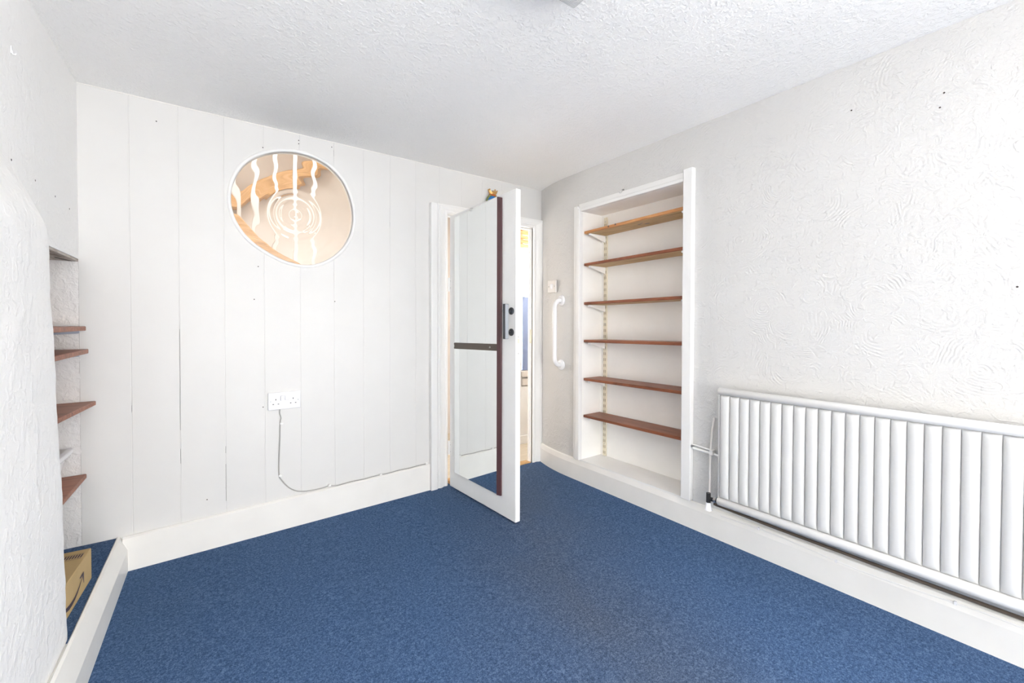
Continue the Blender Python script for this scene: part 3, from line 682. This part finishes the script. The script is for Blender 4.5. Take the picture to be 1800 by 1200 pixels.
# ================================================================== ALCOVE SHELVES
SH = [(1.886, 0.011, 'pine'), (1.645, 0.012, 'dark'), (1.353, 0.009, 'dark'), (1.069, 0.013, 'dark'), (0.780, 0.007, 'dark'), (0.501, 0.006, 'dark')]
names = ['orange pine shelf with dark knots at the top of the alcove', 'dark stained shelf with pale underside, second from the alcove top', 'dark brown shelf third from the top in the alcove, just above eye level',
         'dark brown shelf fourth from the top in the alcove, seen edge on', 'reddish brown shelf second from the bottom of the alcove', 'reddish brown lowest shelf in the alcove']
a0, a1 = AL0 + 0.004, AL1 - 0.006
e0, e1 = 0.016, 0.196
for (z, dz, k), lb in zip(SH, names):
    t = 0.021
    root = RW('shelf_board'); tag(root, lb, 'shelf', 'shelves in the wall alcove')
    mb = MB(); c = 0.003
    mb.hexa([(a0, e0, z - t + 0.0015), (a1, e0, z + dz - t + 0.0015), (a1, e1, z + dz - t + 0.0015), (a0, e1, z - t + 0.0015)], [(a0, e0, z), (a1, e0, z + dz), (a1, e1, z + dz), (a0, e1, z)])
    obj('plank', mb, M['pine_edge'] if k == 'pine' else M['shelf'], root, bevel=0.003)
    if z > 1.2:
        mb = MB(); f = e0 + 0.012
        mb.hexa([(a0 + 0.001, f, z - t), (a1 - 0.001, f, z + dz - t), (a1 - 0.001, e1, z + dz - t), (a0 + 0.001, e1, z - t)], [(a0 + 0.001, f, z - t + 0.003), (a1 - 0.001, f, z + dz - t + 0.003), (a1 - 0.001, e1, z + dz - t + 0.003), (a0 + 0.001, e1, z - t + 0.003)])
        o = obj('underside', mb, M['pine'], root); o['label'] = 'unstained pale underside'
    if k == 'pine':
        for (ka, ke, r) in [(1.00, 0.10, 0.010), (1.045, 0.125, 0.013), (1.03, 0.085, 0.006)]:
            obj('knot', MB().lathe([(r, -0.0004), (r * 0.9, 0.0003)], 'z', (0, 0, 0), n=12), M['brown_bar'], root, loc=(ka, ke, z + dz * (ka - a0) / (a1 - a0) - t - 0.0002)).scale = (1.6, 0.7, 1)
        for (ka, kz) in [(0.80, -0.008), (0.862, -0.006)]:
            obj('knot', MB().lathe([(0.007, -0.0006), (0.006, 0.0003)], 'y', (0, 0, 0), n=12), M['brown_bar'], root, loc=(ka, e0 - 0.0002, z + dz * (ka - a0) / (a1 - a0) + kz))
# slotted uprights with their brackets
def upright(a, lb, blabel):
    u = RW('slotted_upright'); tag(u, lb, 'upright', 'slotted uprights in the wall alcove')
    mb = MB().box(a - 0.016, a + 0.016, AD - 0.013, AD - 0.0005, AZ0 + 0.002, 2.008)
    rail = obj('rail', mb, M['bracket'], u, bevel=0.002)
    sl = MB().box(-0.0035, 0.0035, -0.0006, 0.0004, -0.011, 0.011).mesh('slot')
    z = AZ0 + 0.03
    k = 0
    while z < 1.99:
        for s in (-0.007, 0.007):
            obj('slot', sl, M['slot'], rail, loc=(a + s, AD - 0.0132, z))
        z += 0.045; k += 1
    sc = MB().lathe([(0.004, -0.002), (0.005, 0.0)], 'y', n=10).mesh('screw')
    for z in (0.26, 0.70, 1.19, 1.56, 1.975):
        obj('screw', sc, M['steel'], u, loc=(a, AD - 0.0135, z), smooth=True)
    for (z, dz, kk) in SH:
        zb = z + dz * (a - a0) / (a1 - a0) - 0.021
        poly = [(AD - 0.013, zb - 0.001), (0.030, zb - 0.001), (0.026, zb - 0.004), (0.030, zb - 0.012), (0.050, zb - 0.014), (AD - 0.025, zb - 0.050), (AD - 0.013, zb - 0.052)]
        br = obj('bracket', MB().prism(poly, a - 0.003, a + 0.003, 'yz').box(a - 0.008, a + 0.008, 0.028, AD - 0.013, zb - 0.0025, zb - 0.0008), M['alcove'], u, bevel=0.0008)
        obj('bracket_tip', MB().lathe([(0.006, -0.010), (0.008, 0.0), (0.006, 0.008)], 'y', (a, 0.032, zb - 0.008), n=10), M['plastic'], br, smooth=True)
    return u
upright(AL0 + 0.048, 'cream slotted metal upright near the far corner of the alcove', '')
upright(AL1 - 0.040, 'cream slotted metal upright mostly hidden behind the near alcove frame', '')

# ================================================================== THINGS ON THE RIGHT WALL
# light switch
sw = RW('light_switch', rw(0.23, 0, 1.492)); tag(sw, 'small square light switch above the white grab rail', 'switch')
obj('plate', MB().box(-0.049, 0.049, -0.014, 0.001, -0.050, 0.050), M['plastic_warm'], sw, bevel=0.003)
obj('rocker', MB().add([(-0.013, -0.014, -0.020), (0.013, -0.014, -0.020), (0.013, -0.021, 0.018), (-0.013, -0.021, 0.018), (-0.013, -0.012, 0.020), (0.013, -0.012, 0.020), (0.013, -0.012, -0.020), (-0.013, -0.012, -0.020)], [(0, 1, 2, 3), (3, 2, 5, 4), (0, 3, 4, 7), (1, 6, 5, 2), (7, 6, 1, 0), (4, 5, 6, 7)]), M['plastic'], sw)
for s in (-1, 1):
    obj('screw', MB().lathe([(0.004, -0.0155), (0.005, -0.0135)], 'y', (s * 0.036, 0, 0), n=10), M['steel'], sw)
# grab rail
gr = RW('grab_rail', rw(0.335, 0, 1.118)); tag(gr, 'white tubular grab rail beside the doorway', 'rail')
zt, zb_ = 0.257, -0.256; q = 0.055; dd = 0.072
pts = [(0, -0.006, zt)]
for k in range(0, 9):
    t = math.pi / 2 * k / 8; pts.append((0, -(dd - q) - q * math.sin(t), zt - q + q * math.cos(t)))
for k in range(0, 9):
    t = math.pi / 2 * k / 8; pts.append((0, -(dd - q) - q * math.cos(t), zb_ + q - q * math.sin(t)))
pts.append((0, -0.006, zb_))
obj('tube', MB().tube(pts, 0.0175, 18), M['plastic'], gr, smooth=True, auto=50)
for z in (zt, zb_):
    fl = obj('flange', MB().lathe([(0.042, 0.0), (0.042, -0.006), (0.038, -0.011), (0.024, -0.015), (0.019, -0.016), (0.019, -0.002)], 'y', (0, 0, z), n=28), M['plastic'], gr, smooth=True, auto=50)
# hook above alcove
hk = RW('cup_hook', rw(0.945, -0.010, 2.086)); tag(hk, 'tiny metal cup hook above the alcove frame', 'hook')
hp = [(0, 0.010, 0.014), (0, -0.006, 0.014)] + [(0.010 * math.sin(-0.5 + 0 * k) + 0.012 * math.sin(2 * math.pi * k / 14 * 0.78) * 0.9, -0.008 - 0.001 * k, 0.002 + 0.013 * math.cos(2 * math.pi * k / 14 * 0.78)) for k in range(14)]
obj('wire', MB().tube(hp, 0.0016, 8), M['steel'], hk, smooth=True, auto=60)
obj('collar', MB().lathe([(0.005, -0.001), (0.005, 0.010)], 'y', (0, 0, 0.014), n=12), M['steel'], hk, smooth=True)

# ---- radiator
rd = RW('radiator', (0, 0, 0)); tag(rd, 'long white fluted panel radiator low on the right wall', 'radiator')
R0, PIT, NF = 1.664, 0.0497, 25
R1 = R0 + PIT * NF
ZT, ZB = 0.812, 0.262
obj('back_sheet', MB().box(R0 - 0.006, R1 + 0.006, -0.070, -0.060, ZB - 0.03, ZT + 0.03), M['radiator'], rd, bevel=0.002)
flm = MB(); rings = []
for j in range(0, 23):
    v = j / 22
    if v < 0.15: k = math.sin(v / 0.15 * math.pi / 2); z = ZB + 0.035 * (1 - math.cos(v / 0.15 * math.pi / 2))
    elif v > 0.85: k = math.sin((1 - v) / 0.15 * math.pi / 2); z = ZT - 0.022 * (1 - math.cos((1 - v) / 0.15 * math.pi / 2))
    else: k = 1; z = ZB + 0.035 + (ZT - 0.022 - ZB - 0.035) * (v - 0.15) / 0.7
    ring = []
    for i in range(15):
        t = math.pi * i / 14; x = -math.cos(t) * (PIT / 2 - 0.0006)
        d = (max(0, math.sin(t)) ** 0.85) * 0.0165 * (0.25 + 0.75 * k)
        ring.append((x, -0.0705 - d, z))
    rings.append(ring)
nn = 15; vs = [p for r in rings for p in r]; fs = []
for j in range(len(rings) - 1):
    for i in range(nn - 1): fs.append((j * nn + i, j * nn + i + 1, (j + 1) * nn + i + 1, (j + 1) * nn + i))
fs.append(tuple(range(nn))); fs.append(tuple((len(rings) - 1) * nn + i for i in range(nn - 1, -1, -1)))
flm.add(vs, fs); me = flm.mesh('flute')
for p in me.polygons: p.use_smooth = True
me.set_sharp_from_angle(angle=math.radians(60))
for i in range(NF):
    obj('flute', me, M['radiator'], rd, loc=(R0 + PIT * (i + 0.5), 0, 0))
def header(z, r, flat):
    pts = []
    mb = MB(); rings = []
    for (a, s) in [(R0 - 0.012, 0.3), (R0 - 0.010, 0.75), (R0 - 0.004, 1.0), (R1 + 0.004, 1.0), (R1 + 0.010, 0.75), (R1 + 0.012, 0.3)]:
        rings.append([(a, -0.078 + math.cos(2 * math.pi * k / 20) * r * s, z + math.sin(2 * math.pi * k / 20) * r * flat * s) for k in range(20)])
    mb.sweep(rings); return mb
obj('top_header', header(0.834, 0.0185, 1.0), M['radiator'], rd, smooth=True, auto=60)
obj('bottom_header', header(0.240, 0.0185, 1.1), M['radiator'], rd, smooth=True, auto=60)
obj('end_flange', MB().box(R0 - 0.011, R0 - 0.006, -0.075, -0.060, ZB - 0.01, ZT + 0.008), M['radiator'], rd, bevel=0.001)
for a in (1.85, 2.65):
    obj('wall_bracket', MB().box(a, a + 0.03, -0.060, 0.0, 0.35, 0.75), M['radiator'], rd)
vv = obj('valve', MB().tube([(R0 - 0.012, -0.070, 0.235), (R0 - 0.055, -0.068, 0.232)], 0.011, 14).tube([(R0 - 0.066, -0.068, 0.262), (R0 - 0.066, -0.068, 0.205)], 0.012, 14), M['dark'], rd, smooth=True, auto=50)
obj('valve_nut', MB().tube([(R0 - 0.020, -0.070, 0.235), (R0 - 0.034, -0.069, 0.234)], 0.015, 6), M['steel'], vv)
obj('valve_cap', MB().lathe([(0.020, 0.0), (0.018, 0.006), (0.013, 0.040), (0.010, 0.046)], 'z', (R0 - 0.066, -0.068, 0.168), n=18), M['plastic'], vv, smooth=True, auto=50)
# pipes beside the radiator
pp = RW('pipe_pair'); tag(pp, 'two short painted pipes running from alcove frame towards radiator', 'pipe')
obj('pipe', MB().tube([(1.468, -0.020, 0.494), (1.53, -0.020, 0.490), (1.592, -0.024, 0.487)], 0.0045, 10), M['gloss'], pp, smooth=True)
obj('pipe', MB().tube([(1.468, -0.018, 0.474), (1.53, -0.018, 0.470), (1.594, -0.020, 0.468)], 0.0075, 10), M['gloss'], pp, smooth=True)
obj('pipe_end', MB().lathe([(0.011, 1.464), (0.011, 1.476)], 'x', (0, -0.018, 0.484), n=12), M['steel'], pp, smooth=True)
obj('elbow', MB().tube([(1.604, -0.022, 0.470), (1.628, -0.024, 0.465), (1.640, -0.026, 0.440), (1.644, -0.026, 0.40), (1.660, -0.026, 0.36)], 0.007, 10), M['gloss'], pp, smooth=True)
vp = RW('riser_pipe'); tag(vp, 'thin white upright pipe rising from the radiator valve', 'pipe')
obj('tube', MB().tube([(1.594, -0.050, 0.252), (1.590, -0.040, 0.35), (1.588, -0.034, 0.48), (1.592, -0.024, 0.60), (1.594, -0.006, 0.668)], 0.0052, 10), M['plastic_warm'], vp, smooth=True)
obj('saddle', MB().box(1.583, 1.602, -0.040, 0.0, 0.464, 0.492), M['gloss'], vp, bevel=0.003)
# cable under radiator along skirting
cb = RW('skirting_cable'); tag(cb, 'white cable sagging along the skirting under the radiator', 'cable')
pts = []
for k in range(60):
    a = 1.64 + 1.30 * k / 59
    pts.append((a, -0.0175, 0.158 - 0.004 * (a - 1.4) - 0.016 - 0.005 * math.sin(a * 9) - 0.016 * max(0, math.sin((a - 1.9) * 4.5)) * 0.5))
obj('cord', MB().tube(pts, 0.0032, 8), M['gloss'], cb, smooth=True)
for k in (9, 24, 41, 52):
    p = pts[k]; obj('cable_clip', MB().box(p[0] - 0.004, p[0] + 0.004, p[1] - 0.006, -0.009, p[2] - 0.006, p[2] + 0.007), M['plastic'], cb, bevel=0.001)
sp = RW('skirting_pipe'); tag(sp, 'heating pipe under the radiator, coloured dark for the shadow gap there', 'pipe')
obj('tube', MB().tube([(R0 - 0.05, -0.040, 0.200), (1.9, -0.036, 0.188), (2.4, -0.036, 0.182), (3.0, -0.036, 0.178)], 0.0075, 10), M['brown_bar'], sp, smooth=True)  # dark brown stands in for the shade between radiator and skirting

# ================================================================== THINGS ON THE FAR WALL
ds = empty('double_socket', (-1.920, 0, 0.729)); tag(ds, 'white double power socket on the boarded wall', 'socket')
pl = obj('plate', MB().box(-0.086, 0.086, -0.016, 0.001, -0.051, 0.051), M['plastic'], ds, bevel=0.004)
for s in (-1, 1):
    o = obj('rocker_switch', MB().box(-0.010, 0.010, -0.021, -0.014, 0.004, 0.034), M['plastic'], ds, bevel=0.003, loc=(s * 0.0125, 0, 0))
    o.rotation_euler = (math.radians(6), 0, 0)
for s in (-1, 1):
    cx = s * 0.046
    for (dx, dz, ww, hh) in [(0, 0.010, 0.0045, 0.0085), (-0.0135, -0.017, 0.0075, 0.0045), (0.0135, -0.017, 0.0075, 0.0045)]:
        obj('pin_hole', MB().box(cx + dx - ww / 2, cx + dx + ww / 2, -0.0164, -0.0155, dz - hh / 2, dz + hh / 2), M['dark'], ds)
    obj('screw', MB().lathe([(0.004, -0.0168), (0.0045, -0.0155)], 'y', (s * 0.073, 0, 0.0), n=10), M['steel'], ds)
wc = empty('wall_cable'); tag(wc, 'thin grey-white cable looping from the socket down to the skirting', 'cable')
pts = [(-1.943, -0.005, 0.680), (-1.945, -0.005, 0.655), (-1.938, -0.005, 0.625), (-1.943, -0.005, 0.600), (-1.945, -0.005, 0.50), (-1.950, -0.005, 0.38), (-1.950, -0.005, 0.285), (-1.940, -0.005, 0.258), (-1.917, -0.005, 0.222), (-1.893, -0.005, 0.193), (-1.86, -0.005, 0.170), (-1.825, -0.005, 0.158), (-1.79, -0.006, 0.154), (-1.75, -0.010, 0.154), (-1.71, -0.012, 0.156), (-1.672, -0.012, 0.160)]
x = -1.63
while x < -0.985: pts.append((x, -0.010, bbt(x) + 0.004 + 0.0015 * math.sin(x * 40))); x += 0.03
# smooth by Catmull subdivision
def smooth_path(P, n=4):
    P = [Vector(p) for p in P]; out = []
    for i in range(len(P) - 1):
        p0, p1, p2, p3 = P[max(0, i - 1)], P[i], P[i + 1], P[min(len(P) - 1, i + 2)]
        for k in range(n):
            t = k / n; out.append(0.5 * ((2 * p1) + (p2 - p0) * t + (2 * p0 - 5 * p1 + 4 * p2 - p3) * t * t + (3 * p1 - p0 - 3 * p2 + p3) * t ** 3))
    out.append(P[-1]); return out
obj('cord', MB().tube(smooth_path(pts, 3), 0.0032, 8), plain('cable_sheath', (0.40, 0.39, 0.37), 0.4), wc, smooth=True)
for (x, y, z) in [(-1.940, -0.004, 0.592), (-1.948, -0.004, 0.280), (-1.672, -0.010, 0.163), (-1.345, -0.010, bbt(-1.345) + 0.006), (-1.01, -0.010, bbt(-1.01) + 0.006)]:
    obj('cable_clip', MB().box(x - 0.004, x + 0.012, -0.011 if y > -0.008 else -0.016, 0.0, z - 0.005, z + 0.006), M['gloss'], wc, bevel=0.001)
# ornament on the architrave
orn = empty('crowned_ornament', (-0.445, -0.018, 2.076)); tag(orn, 'small blue ornament with a gold crown perched above the door frame', 'ornament')
obj('base', MB().lathe([(0.016, 0), (0.016, 0.004), (0.012, 0.010)], 'z', n=20), M['gold'], orn, smooth=True)
obj('body', MB().lathe([(0.008, 0.008), (0.030, 0.020), (0.048, 0.048), (0.052, 0.072), (0.046, 0.098), (0.032, 0.118), (0.018, 0.126)], 'z', n=28), M['blue'], orn, smooth=True, auto=70).scale = (1, 0.32, 1)
rp = [(0.056 * math.cos(t), -0.004, 0.072 + 0.058 * math.sin(t)) for t in [math.pi * (-0.3 + 1.6 * k / 28) for k in range(29)]]
obj('rainbow_rim', MB().tube(rp, 0.008, 10), M['green'], orn, smooth=True)
obj('collar', MB().lathe([(0.032, 0.122), (0.036, 0.126), (0.035, 0.132), (0.030, 0.136)], 'z', n=24), M['red'], orn, smooth=True, auto=70).scale = (1, 0.42, 1)
cr = MB(); rings = []
for (r, z) in [(0.026, 0.134), (0.032, 0.142), (0.040, 0.152)]:
    rings.append([(r * math.cos(2 * math.pi * k / 30), r * 0.42 * math.sin(2 * math.pi * k / 30), z + (0.016 * max(0, math.cos(5 * 2 * math.pi * k / 30)) if z > 0.15 else 0)) for k in range(37)])
cr.sweep(rings, cap=False); cro = obj('crown', cr, M['gold'], orn, smooth=True, auto=70)
for k in range(5):
    t = 2 * math.pi * k / 5
    obj('crown_ball', MB().lathe([(0.001, -0.006), (0.005, -0.003), (0.006, 0), (0.005, 0.003), (0.001, 0.006)], 'z', (0.041 * math.cos(t), 0.016 * math.sin(t), 0.170), n=12), M['gold'], cro, smooth=True)

# white hook on the upper left wall
hl = empty('wall_hook', lw(0.788, 0, 2.078), LROT); hl.scale = (0.42, 0.42, 0.42); tag(hl, 'small white plastic hook high on the left plaster wall', 'hook')
obj('back_plate', MB().box(-0.010, 0.010, 0.0, 0.006, -0.020, 0.034), M['plastic'], hl, bevel=0.002)
obj('prong', MB().tube([(0, 0.005, 0.0), (0, 0.006, -0.018), (0, 0.012, -0.027), (0, 0.022, -0.026), (0, 0.027, -0.016)], 0.005, 10), M['plastic'], hl, smooth=True)

# ================================================================== RECESS SHELVES AND CONTENTS
def recess_shelf(z, t, x_far, x_near, a_near, lb, mat):
    root = empty('recess_shelf'); tag(root, lb, 'shelf', 'shelves in the left recess')
    mb = MB()
    b = [(-3.04, -0.006, z - t), (-3.04, -a_near, z - t), (x_near, -a_near, z - t), (x_far, -0.006, z - t)]
    mb.hexa(b, [(p[0], p[1], z) for p in b])
    obj('plank', mb, mat, root, bevel=0.003)
    return root
r1 = recess_shelf(1.176, 0.021, -2.768, -2.772, 0.80, 'brown recess shelf level with the view, topmost of four', M['shelf_y'])
r2 = recess_shelf(1.066, 0.021, -2.760, -2.768, 0.80, 'brown recess shelf second from the top with grey bracket', M['shelf_y'])
r3 = recess_shelf(0.812, 0.020, -2.736, -2.806, 0.80, 'reddish brown recess shelf angled across the opening, third down', M['shelf_y'])
r4 = recess_shelf(0.462, 0.020, -2.772, -2.786, 0.80, 'reddish brown lowest recess shelf under the plastic tub', M['shelf_y'])
for r, z in ((r1, 1.155), (r2, 1.045), (r4, 0.442)):
    o = obj('bracket', MB().prism([(-3.06, z - 0.0005), (-2.792, z - 0.0005), (-2.786, z + 0.004), (-2.786, z - 0.012), (-2.80, z - 0.014), (-2.98, z - 0.024), (-3.06, z - 0.06)], -0.038, -0.030, 'xz'), M['bracket_blue'], r, bevel=0.0006)
# plastic tub on the lowest shelf
tb = empty('plastic_tub', lw(0.05, -0.03, 0.4635), LROT); tag(tb, 'white lidded plastic tub on the lowest recess shelf', 'tub')
mb = MB(); mb.hexa([(0.09, -0.20, 0.0), (0.62, -0.20, 0.0), (0.62, -0.02, 0.0), (0.09, -0.02, 0.0)], [(0.045, -0.21, 0.115), (0.66, -0.21, 0.115), (0.66, 0.0, 0.115), (0.045, 0.0, 0.115)])
obj('body', mb, M['tub'], tb, bevel=0.012)
ld = obj('lid', MB().box(-0.01, 0.70, -0.22, 0.012, 0.1155, 0.139), M['plastic'], tb, bevel=0.005)
obj('lid_panel', MB().box(0.01, 0.68, -0.20, -0.006, 0.1392, 0.1405), plain('tub_lid_grey', (0.62, 0.61, 0.60), 0.5), ld, bevel=0.0005)

# cardboard box with printed arrow, local: x along front towards viewpoint, +y out of the front face, z up
BANG = math.atan2(-0.275, -0.016)
bx = empty('cardboard_box', (-2.696, -0.385, 0.1145), BANG); tag(bx, 'brown cardboard parcel box with curved arrow print on the carpeted ledge', 'box')
BL, BDp, BH = 0.37, 0.165, 0.127
obj('carton', MB().box(0, BL, -BDp, 0.0, 0.0, BH), M['card'], bx, bevel=0.002)
obj('top_flap', MB().box(0.003, BL - 0.003, -BDp / 2 + 0.001, -0.001, BH - 0.0005, BH + 0.0025), M['card'], bx, bevel=0.001)
obj('top_flap', MB().box(0.003, BL - 0.003, -BDp + 0.001, -BDp / 2 - 0.001, BH - 0.0005, BH + 0.0025), M['card'], bx, bevel=0.001)
# printed strip on the top: dark slanted dashes between two rules
pr = MB(); zt = BH + 0.0028
for k in range(8):
    yb = -0.012 - 0.0082 * k
    pr.add([(0.044, yb, zt), (0.048, yb - 0.0046, zt), (0.082, yb - 0.0046, zt), (0.078, yb, zt)], [(0, 1, 2, 3)])
pr.add([(0.040, -0.010, zt), (0.042, -0.010, zt), (0.042, -0.074, zt), (0.040, -0.074, zt)], [(0, 1, 2, 3)])
pr.add([(0.088, -0.010, zt), (0.090, -0.010, zt), (0.090, -0.078, zt), (0.088, -0.078, zt)], [(0, 1, 2, 3)])
o = obj('printed_strip', pr, M['ink'], bx); o['label'] = 'dark printed dashes on the box top'
cen = [(0.330, 0.044, 0.0045), (0.300, 0.035, 0.0075), (0.270, 0.029, 0.0085), (0.240, 0.0275, 0.0080), (0.210, 0.030, 0.0070), (0.180, 0.037, 0.0055), (0.155, 0.047, 0.0042), (0.135, 0.058, 0.0028), (0.120, 0.067, 0.0016)]
vs = []; fs = []
for i, (a, z, hw) in enumerate(cen):
    j = min(i + 1, len(cen) - 1); k = max(i - 1, 0)
    tx, tz = cen[j][0] - cen[k][0], cen[j][1] - cen[k][1]; l = math.hypot(tx, tz)
    vs += [(a - tz / l * hw, 0.0006, z + tx / l * hw), (a + tz / l * hw, 0.0006, z - tx / l * hw)]
for i in range(len(cen) - 1): fs.append((2 * i, 2 * i + 1, 2 * i + 3, 2 * i + 2))
sm = MB(); sm.add(vs, fs)
sm.add([(0.103, 0.0006, 0.080), (0.152, 0.0006, 0.079), (0.150, 0.0006, 0.072), (0.122, 0.0006, 0.071), (0.112, 0.0006, 0.050), (0.107, 0.0006, 0.034), (0.102, 0.0006, 0.036)], [(0, 1, 2, 3, 4, 5, 6)])
o = obj('printed_arrow', sm, M['ink'], bx); o['label'] = 'dark curved smile-shaped arrow print'

# ================================================================== CEILING LIGHT
cl = empty('ceiling_light', (-1.40, -1.93, H)); tag(cl, 'square ceiling light with ridged clear diffuser, unlit', 'ceiling light')
s = 0.16
obj('backplate', MB().box(-s - 0.012, s + 0.012, -s - 0.012, s + 0.012, -0.014, 0.001), M['gloss'], cl, bevel=0.003)
mb = MB(); mb.hexa([(-s + 0.01, -s + 0.01, -0.058), (s - 0.01, -s + 0.01, -0.058), (s - 0.01, s - 0.01, -0.058), (-s + 0.01, s - 0.01, -0.058)], [(-s, -s, -0.014), (s, -s, -0.014), (s, s, -0.014), (-s, s, -0.014)])
obj('diffuser', mb, M['prism'], cl, bevel=0.006)
